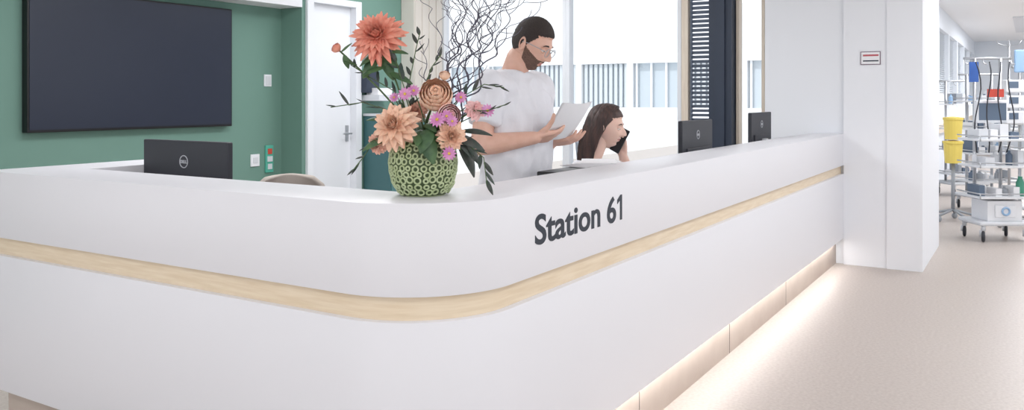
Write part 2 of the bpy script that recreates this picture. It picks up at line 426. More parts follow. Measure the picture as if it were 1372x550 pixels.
# ---------------------------------------------------------------- vase and bouquet
VB=D3*2.60+R3*(-.274)
vs=empty('flower_vase',(VB.x,VB.y,1.10))
M_v1=mat('vase_glaze',(194,206,164),.4,(176,190,142),scale=30); M_v2=mat('vase_recess',(72,88,56),.6)
prof=[(.062,0),(.075,.006),(.092,.035),(.102,.075),(.104,.10),(.100,.135),(.090,.165),(.083,.178),(.076,.178),(.083,.16),(.09,.10),(.06,.02)]
bm=bmesh.new(); lathe(bm,prof,(VB.x,VB.y,1.10),48); fin(bm,'vase_body',M_v2,vs,smooth=True)
def rad_at(z):
    for (r0,z0),(r1,z1) in zip(prof[:8],prof[1:8]):
        if z0<=z<=z1: return r0+(r1-r0)*(z-z0)/(z1-z0),(r1-r0)/(z1-z0)
    return .083,-.3
bm=bmesh.new()
row=0; z=.015
while z<.172:
    r,sl=rad_at(z); n=int(2*math.pi*r/.0225)
    for k in range(n):
        a=2*math.pi*(k+.5*(row%2))/n+random.uniform(-.03,.03); zz=z+random.uniform(-.003,.003)
        nrm=Vector((math.cos(a),math.sin(a),-sl)).normalized(); s,t=frame(nrm)
        M=Matrix((s,t,nrm)).transposed(); q=random.uniform(.7,1.12)
        torus(bm,(VB.x+(r+.001)*math.cos(a),VB.y+(r+.001)*math.sin(a),1.10+zz),.0088*q,.0030,M=M,seg=14,ms=6)
    z+=.0185; row+=1
torus(bm,(VB.x,VB.y,1.279),.080,.005,seg=48); torus(bm,(VB.x,VB.y,1.104),.064,.0045,seg=48)
fin(bm,'vase_relief',M_v1,vs,smooth=True)
bq=empty('flower_bouquet',(VB.x,VB.y,1.28))
M_sal=mat('petal_salmon',(248,178,156),.6,(243,160,140),scale=40,sub=.1); M_pea=mat('petal_peach',(252,216,192),.6,(246,200,172),scale=40,sub=.1)
M_cor=mat('petal_coral',(246,186,164),.6,(250,212,194),scale=40,sub=.1); M_pk=mat('petal_magenta',(206,126,184),.6,(226,164,208),scale=60)
M_lp=mat('petal_pink',(246,196,196),.6,(250,218,216),scale=40); M_yel=mat('flower_center',(226,190,90),.7)
M_leaf=mat('leaf_green',(58,88,60),.5,(84,116,74),scale=25); M_leaf2=mat('leaf_dark',(44,62,54),.5,(78,80,76),scale=30)
M_stem=mat('stem_green',(84,108,68),.6); M_twig=mat('twig_bark',(84,86,106),.7,(104,98,108),scale=60)
def BP(a,z,c=0): return Vector((VB.x,VB.y,0))+R3*a-D3*c+Vector((0,0,z))
def petal(bm,o,d,n,L,W,curl=.5,cup=.3,mi=0,tip=.6,nu=6):
    d=d.normalized(); n=(n-d*n.dot(d)).normalized(); s=d.cross(n); p=Vector(o); rows=[]
    for i in range(nu+1):
        t=i/nu; w=W*.5*(math.sin(math.pi*min(1,t*.92+.06)**tip))**.8 if i<nu else W*.06
        row=[bm.verts.new(p+s*w*k+n*(cup*w*abs(k)**2)) for k in (-1,-.5,0,.5,1)]
        rows.append(row)
        R=Matrix.Rotation(curl/nu,3,s); d=R@d; n=R@n; p=p+d*(L/nu)
    for i in range(nu):
        for k in range(4):
            f=bm.faces.new((rows[i][k],rows[i][k+1],rows[i+1][k+1],rows[i+1][k])); f.material_index=mi; f.smooth=True
def dahlia(name,c,ax,R,m,layers=6,wid=.34,m2=None,cnt=9):
    ax=Vector(ax).normalized(); s,t=frame(ax); bm=bmesh.new()
    for l in range(layers):
        q=l/(layers-1); n=int(cnt+q*8); el=math.radians(78-88*q); L=R*(.38+.62*q)
        for k in range(n):
            a=2*math.pi*(k+.5*(l%2))/n+random.uniform(-.1,.1)
            rd=s*math.cos(a)+t*math.sin(a); e2=el+random.uniform(-.12,.12)
            d=rd*math.cos(e2)+ax*math.sin(e2); nn=ax*math.cos(e2)-rd*math.sin(e2)
            petal(bm,Vector(c)+rd*R*.05-ax*R*.1*q,d,nn,L*random.uniform(.9,1.08),R*wid*(.6+.5*q),curl=random.uniform(-.5,.1) if q>.5 else .5,cup=.5,tip=.8)
    ell(bm,c,(R*.14,)*3)
    return fin(bm,name,m,bq)
def peony(name,c,ax,R,m):
    ax=Vector(ax).normalized(); s,t=frame(ax); bm=bmesh.new()
    for l in range(7):
        q=l/6; n=int(5+q*7)
        for k in range(n):
            a=2*math.pi*(k+.5*(l%2))/n+random.uniform(-.2,.2); rd=s*math.cos(a)+t*math.sin(a)
            e2=math.radians(80-70*q); d=rd*math.cos(e2)+ax*math.sin(e2); nn=ax*math.cos(e2)-rd*math.sin(e2)
            petal(bm,Vector(c)-ax*R*.45+rd*R*(.05+.25*q),d,-nn,R*(1.15+.1*(1-q)),R*.8,curl=-(.7+.9*q),cup=-.35,tip=1.7)
    ell(bm,Vector(c)-ax*R*.1,(R*.5,)*3)
    return fin(bm,name,m,bq)
def daisy(bm,c,ax,R,n=12):
    ax=Vector(ax).normalized(); s,t=frame(ax)
    for k in range(n):
        a=2*math.pi*k/n; rd=s*math.cos(a)+t*math.sin(a); petal(bm,c,rd+ax*.25,ax,R,R*.42,curl=-.3,cup=.2,tip=.9,mi=0,nu=4)
    ell(bm,Vector(c)+ax*R*.08,(R*.2,)*3,u=10,v=6,mi=1)
stems=bmesh.new()
def stem(c,r=.003,base=None):
    b=BP(random.uniform(-.03,.03),1.16,random.uniform(-.03,.03)); m=BP(random.uniform(-.04,.04),1.29,random.uniform(-.02,.03)); c=Vector(c)
    pts=[]
    for i in range(9):
        t=i/8; pts.append(b*(1-t)**2+m*2*t*(1-t)+c*t*t)
    tube(stems,pts,r,seg=6)
def addf(fn,name,a,z,c,ax,R,m,**k):
    p=BP(a,z,c); ax=(R3*ax[0]+UP*ax[1]-D3*ax[2]).normalized(); fn(name,p,ax,R,m,**k); stem(p-ax*R*.25); return p,ax
addf(dahlia,'dahlia_salmon',-.138,1.59,.03,(-.15,.45,1),.090,M_sal,layers=8,wid=.27,cnt=12)
addf(dahlia,'dahlia_peach',-.075,1.318,.11,(-.25,.35,1),.074,M_pea,layers=6,wid=.42)
addf(peony,'peony_peach',.045,1.402,.06,(.05,.5,1),.064,M_pea)
addf(peony,'peony_blush',.085,1.345,.09,(.3,.1,1),.045,M_lp)
addf(dahlia,'dahlia_coral',.095,1.285,.11,(.3,.0,1),.048,M_pea,layers=5,wid=.5)
addf(dahlia,'carnation_coral',-.13,1.262,.08,(-.5,-.1,1),.036,M_cor,layers=5,wid=.6)
addf(dahlia,'carnation_rose',-.02,1.36,.03,(-.2,.5,1),.036,M_cor,layers=5,wid=.6)
addf(peony,'rosebud_orange',.068,1.465,.02,(.1,1,.5),.022,M_pea)
addf(peony,'rosebud_salmon',-.262,1.55,.02,(-.7,.6,.5),.02,M_sal)
addf(dahlia,'lily_pink',.165,1.365,.06,(.6,.3,.8),.035,M_lp,layers=3,wid=.7,cnt=4)
bm=bmesh.new()
for a,z,c,R in [(-.045,1.41,.09,.022),(-.02,1.42,.08,.02),(.055,1.335,.14,.024),(.082,1.345,.13,.02),(.09,1.235,.13,.022),(.20,1.36,.06,.022),(.12,1.40,.06,.02),(-.08,1.40,.07,.016),(.10,1.33,.14,.018)]:
    ax=(R3*random.uniform(-.4,.5)+UP*random.uniform(0,.6)-D3).normalized(); p=BP(a,z,c); daisy(bm,p,ax,R); stem(p,.0018)
fin(bm,'asters',[M_pk,M_yel],bq)
def leaf(bm,o,d,L,W,curl=-.6,mi=0):
    o=Vector(o); d=Vector(d).normalized(); n=UP if abs(d.z)<.8 else -D3
    petal(bm,o,d,(n-D3*.5),L,W,curl=curl,cup=-.35,tip=.85,mi=mi,nu=8)
bm=bmesh.new()
def lf(a,z,c,da,dz,dc,L,W,curl=-.6,mi=0): leaf(bm,BP(a,z,c),R3*da+UP*dz-D3*dc,L,W,curl,mi)
for (a,z,da,dz) in [(-.13,1.55,-1,-.5),(-.13,1.54,.9,-.4),(-.12,1.53,.4,-1),(-.14,1.53,-.6,-1),(-.12,1.55,1,.1),(-.10,1.48,1,-.2),(-.11,1.50,-1,-.1)]:
    lf(a,z,.02,da,dz,.4,.085,.035,mi=0)
for (a,z,da,dz) in [(-.25,1.54,.5,.7),(-.24,1.53,.3,-1),(-.2,1.5,-.6,.4)]: lf(a,z,.02,da,dz,.2,.045,.02)
for k in range(22):
    an=random.uniform(0,2*math.pi); rr=random.uniform(.02,.06)
    lf(rr*math.cos(an),1.27+random.uniform(0,.06),rr*math.sin(an)+.02,math.cos(an),random.uniform(-.3,.8),math.sin(an),random.uniform(.08,.13),random.uniform(.035,.055),curl=random.uniform(-1.2,-.2),mi=0)
for (a,z,c,da,dz,dc,L,W) in [(.01,1.30,.10,.5,-.7,.8,.11,.055),(.03,1.31,.1,-.4,-.6,1,.09,.05),(.09,1.29,.06,1,.0,.4,.12,.05),(.10,1.29,.06,1,-.5,.4,.13,.045),(.11,1.28,.04,.8,-.9,.3,.14,.045),(.12,1.30,.05,1,.3,.2,.10,.035),(-.09,1.29,.08,-1,-.1,.4,.10,.045),(-.08,1.33,.06,-1,.5,.2,.09,.03)]:
    lf(a,z,c,da,dz,dc,L,W,curl=-.9,mi=1 if a>.08 else 0)
def spray(pts,n,L,W,mi=1):
    P=[BP(*p) for p in pts]; tube(stems,P,.0016,seg=5)
    for k in range(n):
        t=(k+.5)/n*(len(P)-1); i=min(int(t),len(P)-2); p=P[i].lerp(P[i+1],t-i); d=(P[i+1]-P[i]).normalized()
        side=R3*random.choice((-1,1))*random.uniform(.3,1)+UP*random.uniform(-.6,.8)
        leaf(bm,p,d+side*.9,L*random.uniform(.6,1.1),W,random.uniform(-.5,.2),mi)
spray([(-.03,1.30,.02),(-.10,1.36,.03),(-.18,1.385,.04),(-.275,1.37,.05)],8,.05,.009)
spray([(-.02,1.30,.02),(-.09,1.42,.0),(-.16,1.46,.0),(-.22,1.50,.02)],8,.04,.01)
spray([(-.02,1.32,.02),(-.04,1.45,.02),(-.02,1.56,.0),(-.01,1.60,.0)],9,.035,.012)
spray([(-.02,1.32,.02),(-.06,1.45,.04),(-.08,1.52,.04)],7,.045,.016)
spray([(.03,1.32,.02),(.12,1.40,.04),(.19,1.44,.04),(.25,1.43,.05)],9,.04,.012)
spray([(.03,1.30,.04),(.12,1.36,.06),(.20,1.36,.07),(.26,1.38,.07)],8,.035,.01)
spray([(-.05,1.29,.05),(-.12,1.30,.07),(-.17,1.22,.09),(-.20,1.18,.1)],7,.04,.012)
spray([(.05,1.29,.05),(.13,1.27,.08),(.19,1.22,.09),(.20,1.14,.1)],9,.045,.014)
spray([(.0,1.40,.05),(.03,1.49,.05),(.06,1.53,.05)],6,.03,.01)
fin(bm,'foliage',[M_leaf,M_leaf2],bq)
fin(stems,'flower_stems',M_stem,bq,smooth=True)
tw=bmesh.new()
def twig(p,goal,L,r,depth,ph):
    pts=[p.copy()]; rr=[r]; n=max(6,int(L/.012)); g=goal.normalized(); dd=g.copy(); q=p.copy()
    for i in range(n):
        w=i*.55+ph; amp=.0 if (depth==2 and i<n*.2) else .75
        dd=(g+R3*math.cos(w)*amp+UP*math.sin(w*.8+1)*amp*.6+D3*math.sin(w*.6+ph)*amp*.6).normalized()
        q=q+dd*(L/n); pts.append(q.copy()); rr.append(max(.001,r*(1-.7*i/n)))
        if depth>0 and i>n*.3 and random.random()<.17:
            twig(q,(g+R3*random.uniform(-.9,1.1)+UP*random.uniform(-.3,.4)).normalized(),L*random.uniform(.22,.42),rr[-1]*.8,depth-1,random.uniform(0,6))
    tube(tw,pts,rr,seg=5)
for a,da,dz,L in [(.02,.22,1,.68),(.04,.36,1,.70),(.03,.30,1,.72),(.05,.52,1,.66),(.03,.44,1,.72),(.04,.14,1,.6)]:
    twig(BP(a,1.20,-.02),R3*da+UP*dz+D3*.1,L,.0038,2,random.uniform(0,6))
fin(tw,'hazel_twigs',M_twig,bq,smooth=True)
# ---------------------------------------------------------------- people
M_skin=mat('skin_man',(222,176,156),.5,(228,184,166),scale=30,sub=.15); M_skw=mat('skin_woman',(234,196,180),.5,sub=.15)
M_hairm=mat('hair_man',(46,38,36),.7,(60,50,46),scale=200,bump=.6,bscale=300); M_beard=mat('beard',(96,74,66),.8,(128,100,86),scale=200,bump=.6,bscale=300)
M_hairw=mat('hair_woman',(52,38,36),.45,(84,60,54),scale=60,stretch=(1,1,.1)); M_lip=mat('lips',(200,136,128),.45)
M_eye=mat('eye_white',(235,232,230),.25); M_iris=mat('iris',(50,34,26),.2)
M_shirt=mat('shirt_white',(232,232,238),.85,bump=.2,bscale=60)
M_trou=mat('trousers_white',(226,228,232),.85); M_shoe=mat('shoe_white',(230,230,230),.6)
def sm(a,b,x):
    t=max(0,min(1,(x-a)/(b-a))); return t*t*(3-2*t)
def head(parent,c,fwd,tilt,sc,skin,hair,male):
    f=Vector(fwd).normalized(); l=UP.cross(f).normalized(); B=Matrix((f,l,UP)).transposed()
    B=B@Matrix.Rotation(tilt,3,'Y'); c=Vector(c)
    bm=bmesh.new(); nu,nv=168,120; rows=[]; mk={}
    for j in range(1,nv):
        th=math.pi*j/nv; row=[]
        for i in range(nu):
            ph=2*math.pi*i/nu
            x,y,z=math.sin(th)*math.cos(ph),math.sin(th)*math.sin(ph),math.cos(th)
            px,py,pz=.094*x,.076*y,.118*z
            if x>0: px*=1-.06*z*z
            if z<0:
                k=(-z)**1.3; py*=1-.30*k
                if x<0: px*=1-.42*sm(0,.9,-z)
                else: px=px*(1-.02*k)+.010*k*x
            if z>0.2 and x<0: px*=1.04
            g=lambda y0,z0,sy,sz:math.exp(-((py-y0)/sy)**2-((pz-z0)/sz)**2)
            if x>0:
                fx=sm(0,.5,x)
                px=min(px,.088+.02*(1-abs(y)))
                px-=fx*.010*(g(.033,.006,.017,.013)+g(-.033,.006,.017,.013))
                px+=fx*.006*(g(.026,.027,.022,.009)+g(-.026,.027,.022,.009))
                nz=sm(.026,-.030,pz)*(1-sm(-.034,-.046,pz)); wy=.008+.008*sm(.0,-.035,pz)
                px+=fx*.029*nz*math.exp(-(py/wy)**2)
                px+=fx*.009*g(.015,-.035,.007,.008)+fx*.009*g(-.015,-.035,.007,.008)
                px+=fx*.007*math.exp(-(py/.020)**2)*(math.exp(-((pz+.056)/.0055)**2)+math.exp(-((pz+.068)/.006)**2))
                px-=fx*.003*math.exp(-(py/.024)**2)*math.exp(-((pz+.0615)/.0025)**2)
                px+=fx*.011*g(0,-.098,.024,.014)
                px-=fx*.004*g(0,-.082,.03,.007)
                px+=fx*.003*(g(.042,-.025,.016,.02)+g(-.042,-.025,.016,.02))
            hl=.058 if px>.05 else (.058-(.05-px)*1.5 if px>0 else (-.017-(-px)*.75))
            m=0; off=0
            hf=sm(-.006,.006,pz-hl)
            if abs(py)<.060 and px>.03 : hf=sm(-.006,.006,pz-.062+ .25*max(0,abs(py)-.03))
            if hf>0:
                off=hf*(.005+(.009 if male else .010)*sm(.02,.09,pz)); m=1 if hf>.5 else 0
            if male and m==0 and off<.001:
                bd=0
                if pz<-.044+max(0,(.075-px))*.55 and px>.005: bd=1
                if abs(py)<.028 and -.045<pz and px>.07: bd=0
                if abs(py)<.020 and abs(pz+.061)<.009 and px>.06: bd=0
                if pz<-.112: bd=0
                if bd: off=.0035; m=2
            if x>0 and abs(py)<.022 and abs(pz+.0615)<.0095*(1-abs(py)/.034) and px>.06: m=3
            nn=Vector((x/.094,y/.076,z/.118)).normalized(); p=Vector((px,py,pz))+nn*off
            if m in(1,2): p+=nn*noise.noise(p*160)*.0015
            v=bm.verts.new(c+B@(p*sc)); mk[v]=m; row.append(v)
        rows.append(row)
    for j in range(len(rows)-1):
        for i in range(nu):
            a=(rows[j][i],rows[j+1][i],rows[j+1][(i+1)%nu],rows[j][(i+1)%nu]); fc=bm.faces.new(a)
            ms=[mk[q] for q in a]; fc.material_index=max(set(ms),key=ms.count)
    bm.faces.new(rows[0]).material_index=1; bm.faces.new(rows[-1][::-1])
    T=lambda x,y,z:c+B@(Vector((x,y,z))*sc)
    for s in (-1,1): # ears
        Me=B@Matrix.Rotation(s*math.radians(20),3,'Z')@Matrix.Rotation(math.radians(-12),3,'Y')
        ell(bm,T(-.008,s*.076,-.008),(.017*sc,.006*sc,.030*sc),Me); 
        torus(bm,T(-.010,s*.081,-.006),.019*sc,.0042*sc,M=Me@Matrix.Rotation(math.pi/2,3,'X'),seg=24,ms=8,sc=(.8,1.4,1))
    o=fin(bm,'head',[skin,hair,M_beard if male else hair,M_lip],parent,smooth=True)
    bm=bmesh.new()
    for s in (-1,1):
        ell(bm,T(.0735,s*.032,.004),(.0125*sc,)*3,B,mi=0); ell(bm,T(.0823,s*.0315,.001),(.0045*sc,.0058*sc,.0058*sc),B,u=12,v=8,mi=1)
        ell(bm,T(.0738,s*.032,.0078),(.0138*sc,.0145*sc,.0100*sc),B,mi=2); ell(bm,T(.073,s*.032,-.0055),(.0130*sc,.014*sc,.0068*sc),B,mi=2)
        tube(bm,[T(.089,s*.014,.024),T(.091,s*.026,.029),T(.086,s*.042,.028),T(.078,s*.050,.022)],[.003*sc,.0036*sc,.003*sc,.0015*sc],mi=3,round_=True)
    fin(bm,'eyes_and_brows',[M_eye,M_iris,skin,hair],parent,smooth=True)
    return T,B
def hand(bm,w,d,n,right,curl=(.5,.5,.5,.5),sc=1.0,thumb=.5,spread=.06):
    w=Vector(w); d=Vector(d).normalized(); n=Vector(n); n=(n-d*n.dot(d)).normalized()
    side=d.cross(n) if right else n.cross(d)   # towards thumb
    ax=d.cross(n).normalized()
    for k,(o,L) in enumerate([(.030,.072),(.010,.080),(-.010,.074),(-.029,.058)]):
        kn=w+d*(.088-.004*abs(k-1))*sc+side*o*sc
        tube(bm,[w+side*o*.55*sc+d*.005,w+d*.045*sc+side*o*.85*sc,kn],[.015*sc,.0145*sc,.0115*sc],seg=10,round_=True)
        p=kn; dd=(d+side*o*spread*20).normalized(); pts=[p]; c=curl[k]
        for sgm,fr in enumerate((.45,.31,.24)):
            dd=(Matrix.Rotation(c*(.8,1.1,.8)[sgm],3,ax)@dd).normalized(); p=p+dd*L*fr*sc; pts.append(p)
        tube(bm,pts,[.0098*sc,.0090*sc,.0082*sc,.0068*sc],seg=10,round_=True)
    b=w+d*.022*sc+side*.022*sc+n*.006; dd=(d*.62+side*.72+n*.25).normalized(); pts=[b]
    for L,cc in ((.042,0),(.034,thumb),(.028,thumb)):
        dd=(Matrix.Rotation(-cc if right else cc,3,n)@dd+n*cc*.35).normalized(); b=b+dd*L*sc; pts.append(b)
    tube(bm,pts,[.015*sc,.0118*sc,.0102*sc,.0085*sc],seg=10,round_=True)
def loft(bm,secs,f,l,seg=28):
    rings=[]
    for (c,rx,ry) in secs:
        c=Vector(c); ring=[]
        for k in range(seg):
            a=2*math.pi*k/seg; ca,sa=math.cos(a),math.sin(a)
            ring.append(bm.verts.new(c+f*rx*math.copysign(abs(ca)**.85,ca)+l*ry*math.copysign(abs(sa)**.85,sa)))
        rings.append(ring)
    for i in range(len(rings)-1):
        for k in range(seg): bm.faces.new((rings[i][k],rings[i][(k+1)%seg],rings[i+1][(k+1)%seg],rings[i+1][k]))
    bm.faces.new(rings[0][::-1]); bm.faces.new(rings[-1])
def folds(amp,sc=(9,9,5)):
    def f(p):
        q=Vector((p.x*sc[0],p.y*sc[1],p.z*sc[2])); a=noise.noise(q); b=noise.noise(q*2.3+Vector((5,2,1)))
        return amp*((1-abs(a)*2.2)*.7+b*.5)
    return f
# ---- man
MB=D3*3.80+R3*.0135
mn=empty('man_standing',(MB.x,MB.y,0))
def MP(a,z,c=0): return MB+R3*a-D3*c+UP*z
ang=math.radians(36); mf=(R3*math.cos(ang)-D3*math.sin(ang)); ml=UP.cross(mf)
def ML(x,y,z): return MB+mf*x+ml*y+UP*z
Rs=ML(-.005,-.175,1.445); Ls=ML(-.005,.175,1.445)
Re=MP(-.150,1.195,.20); Rw=MP(.085,1.228,.185); Le=MP(.13,1.17,-.20); Lw=MP(.165,1.195,-.04)
bm=bmesh.new()
loft(bm,[(ML(0,0,.93),.115,.175),(ML(0,0,1.0),.122,.182),(ML(.01,0,1.08),.125,.178),(ML(.015,0,1.16),.125,.180),(ML(.012,0,1.25),.128,.190),(ML(.01,0,1.33),.128,.196),(ML(0,0,1.40),.115,.190),(ML(-.01,0,1.45),.092,.165),(ML(-.012,0,1.485),.075,.12),(ML(-.008,0,1.515),.066,.082)],mf,ml)
for s,e in ((Rs,Re),(Ls,Le)):
    m1=s.lerp(e,.62); tube(bm,[ML(0,0,1.42).lerp(s,.6),s,s.lerp(e,.3),m1],[.075,.074,.070,.066],seg=18,round_=False)
    ell(bm,s,(.074,)*3)
remesh(bm,'shirt',M_shirt,mn,.008,3,folds(.018,(11,11,6)))
bm=bmesh.new()
for s,e,w in ((Rs,Re,Rw),(Ls,Le,Lw)):
    tube(bm,[s.lerp(e,.2),s.lerp(e,.6),e],[.052,.049,.044],seg=16,round_=True)
    tube(bm,[e,e.lerp(w,.28),e.lerp(w,.6),w],[.043,.046,.038,.028],seg=16,round_=True)
v1=(R3*.135+UP*.006+D3*.16).normalized(); v2=(R3*.11+UP*.15-D3*.09); v2=(v2-v1*v2.dot(v1)).normalized(); pn=v1.cross(v2)
if pn.z<0: pn=-pn
hand(bm,Rw,(v1*.9+R3*.5+UP*.05),pn+UP*.3,True,(.25,.28,.3,.35),1.0,.35)
hand(bm,Lw,(R3*.9-D3*.2+UP*.12),pn+UP*.3,False,(.3,.3,.35,.4),1.0,.35)
remesh(bm,'arms_and_hands',M_skin,mn,.0038,3)
bm=bmesh.new()
tube(bm,[ML(-.03,0,1.44),ML(-.005,0,1.51),ML(.025,0,1.58)],[.066,.060,.058],seg=20,round_=True)
ell(bm,ML(-.01,0,1.47),(.06,.08,.04))
remesh(bm,'neck',M_skin,mn,.006,4)
hf=(R3*math.cos(math.radians(24))-D3*math.sin(math.radians(24)))
T,B=head(mn,MP(.074,1.640,.03),hf,math.radians(27),.97,M_skin,M_hairm,True)
bm=bmesh.new(); Mg=B@Matrix.Rotation(math.pi/2,3,'Y')
for s in (-1,1):
    torus(bm,T(.103,s*.033,.000),.021,.0016,M=Mg,seg=32,ms=6,sc=(.9,1.1,1))
    tube(bm,[T(.103,s*.056,.006),T(.09,s*.073,.008),T(.02,s*.082,.008),T(-.012,s*.083,.004)],.0015,seg=6)
tube(bm,[T(.103,-.012,.003),T(.107,0,.007),T(.103,.012,.003)],.0015,seg=6)
fin(bm,'glasses',M_grey,mn,smooth=True)
bm=bmesh.new()
sb=Rw+(v1*.9+R3*.5).normalized()*.085+pn*.022-v1*.03
for q in range(3):
    nx,ny=8,8; g=[]
    for j in range(ny+1):
        g.append([bm.verts.new(sb+v1*(.21*i/nx)+v2*(-.035+.20*j/ny)+pn*(q*.0015+.02*(j/ny)**2-.012*math.sin(math.pi*i/nx))+R3*.006*q) for i in range(nx+1)])
    for j in range(ny):
        for i in range(nx): bm.faces.new((g[j][i],g[j][i+1],g[j+1][i+1],g[j+1][i]))
fin(bm,'held_papers',M_paper,mn,smooth=True)
bm=bmesh.new()
for s in (-1,1): tube(bm,[ML(0,s*.09,.95),ML(.01,s*.095,.75),ML(.01,s*.10,.50),ML(-.01,s*.10,.28),ML(-.015,s*.10,.07)],[.105,.095,.075,.066,.062],seg=18,round_=False)
loft(bm,[(ML(0,0,.84),.11,.17),(ML(0,0,.93),.115,.172),(ML(0,0,.99),.105,.165)],mf,ml)
remesh(bm,'trousers',M_trou,mn,.012,4,folds(.006))
bm=bmesh.new()
for s in (-1,1):
    tube(bm,[ML(-.07,s*.10,.046),ML(.03,s*.10,.045),ML(.13,s*.105,.036)],[.042,.045,.034],seg=14,round_=True)
remesh(bm,'shoes',M_shoe,mn,.008,2)
# ---- woman
WB=D3*4.50+R3*.49
wm=empty('woman_on_phone',(WB.x,WB.y,0))
def WP(a,z,c=0): return WB+R3*a-D3*c+UP*z
wf=(R3*math.cos(math.radians(18))-D3*math.sin(math.radians(18))).normalized(); wl=UP.cross(wf)
hc=WP(.015,1.245,.0)
T,B=head(wm,hc,wf,math.radians(8),.93,M_skw,M_hairw,False)
bm=bmesh.new(); tube(bm,[WP(-.085,1.05),WP(-.05,1.11),WP(-.015,1.19)],[.058,.050,.048],seg=18,round_=True)
remesh(bm,'neck',M_skw,wm,.006,3)
bm=bmesh.new()
loft(bm,[(WP(-.17,.47),.11,.16),(WP(-.16,.62),.105,.15),(WP(-.14,.75),.10,.145),(WP(-.12,.87),.11,.155),(WP(-.10,.97),.10,.16),(WP(-.095,1.03),.08,.14),(WP(-.09,1.065),.06,.08)],wf,wl)
ws=WP(-.10,1.01,.155); wl_=WP(-.08,1.01,-.155); we=WP(.165,.925,-.13); ww=WP(.115,1.09,-.11)
re_=WP(-.02,.83,.20); rw_=WP(.20,.80,.10)
tube(bm,[ws,ws.lerp(re_,.5),re_,rw_.lerp(re_,.3)],[.058,.052,.046,.042],seg=16,round_=True)
tube(bm,[wl_,wl_.lerp(we,.5),we,ww.lerp(we,.75)],[.058,.05,.045,.04],seg=16,round_=True)
remesh(bm,'blouse',M_shirt,wm,.009,4,folds(.006))
bm=bmesh.new()
tube(bm,[we,we.lerp(ww,.5),ww],[.038,.033,.024],seg=14,round_=True)
hand(bm,ww,(UP*1-R3*.15),(-R3*.5-D3*.9+UP*0)*1,False,(.5,.55,.6,.6),.9,.3)
tube(bm,[re_,re_.lerp(rw_,.5),rw_],[.036,.033,.024],seg=14,round_=True)
hand(bm,rw_,wf,-UP,True,(.25,.25,.25,.3),.9,.2)
remesh(bm,'arms_and_hands',M_skw,wm,.0042,3)
bm=bmesh.new()
pc=ww+UP*.075-D3*.028-R3*.012
box(bm,(-.036,-.005,-.07),(.020,.005,.07),M=Matrix.Translation(pc)@(B@Matrix.Rotation(math.radians(20),3,'Y')).to_4x4())
fin(bm,'telephone_handset',M_black,wm,bevel=.004)
bm=bmesh.new(); sc=.93
for k in range(420):
    s=random.choice((-1,1)); t0=random.uniform(0,1)
    x0=.055-.14*t0; pts=[]; 
    lat=random.uniform(0,1)
    for i in range(12):
        q=i/11
        if q<.5:
            a=q/.5*math.pi/2*(1.05)
            r=1.10+.02*random.random()
            y=s*.077*math.sin(a)*r; z=.118*math.cos(a)*r; x=x0-.035*sm(0,1,q*2)*(1-t0*.4)-.02*q
            k2=math.sqrt(max(.05,1-(x0/.1)**2)); 
            z=z*(.55+.45*k2); y=y*(.35+.65*k2) if t0>.5 else y*(.8+.2*k2)
            p=hc+B@(Vector((x,y,z))*sc)
            last=p
        else:
            qq=(q-.5)/.5; p=last+(UP*-(.20+.05*lat)*qq*1.0)-wf*(.075*math.sin(qq*1.6))*(.5+.5*(1-t0))+wl*s*.012*math.sin(qq*3)
            p+=R3*.004*math.sin(qq*9+k)
        pts.append(p+Vector((random.uniform(-1,1),random.uniform(-1,1),random.uniform(-1,1)))*.0012)
    tube(bm,pts,[.004]*9+[.0035,.003,.0012],seg=5)
fin(bm,'long_hair',M_hairw,wm,smooth=True)
bm=bmesh.new()
for s in (-1,1): tube(bm,[WP(-.17,.53)+wl*s*.08,WP(.02,.54)+wl*s*.09,WP(.22,.53)+wl*s*.09,WP(.24,.28)+wl*s*.09,WP(.24,.06)+wl*s*.09],[.09,.08,.06,.05,.042],seg=16,round_=True)
remesh(bm,'trousers',M_trou,wm,.012,3)
bm=bmesh.new()
for s in (-1,1): tube(bm,[WP(.21,.04)+wl*s*.09,WP(.36,.034)+wl*s*.09],[.036,.03],seg=12,round_=True)
remesh(bm,'shoes',M_shoe,wm,.008,2)
wc=WP(-.14,0); chair('office_chair.002',(wc.x,wc.y),math.atan2(wf.y,wf.x)-math.pi/2,.92,M_chairg)
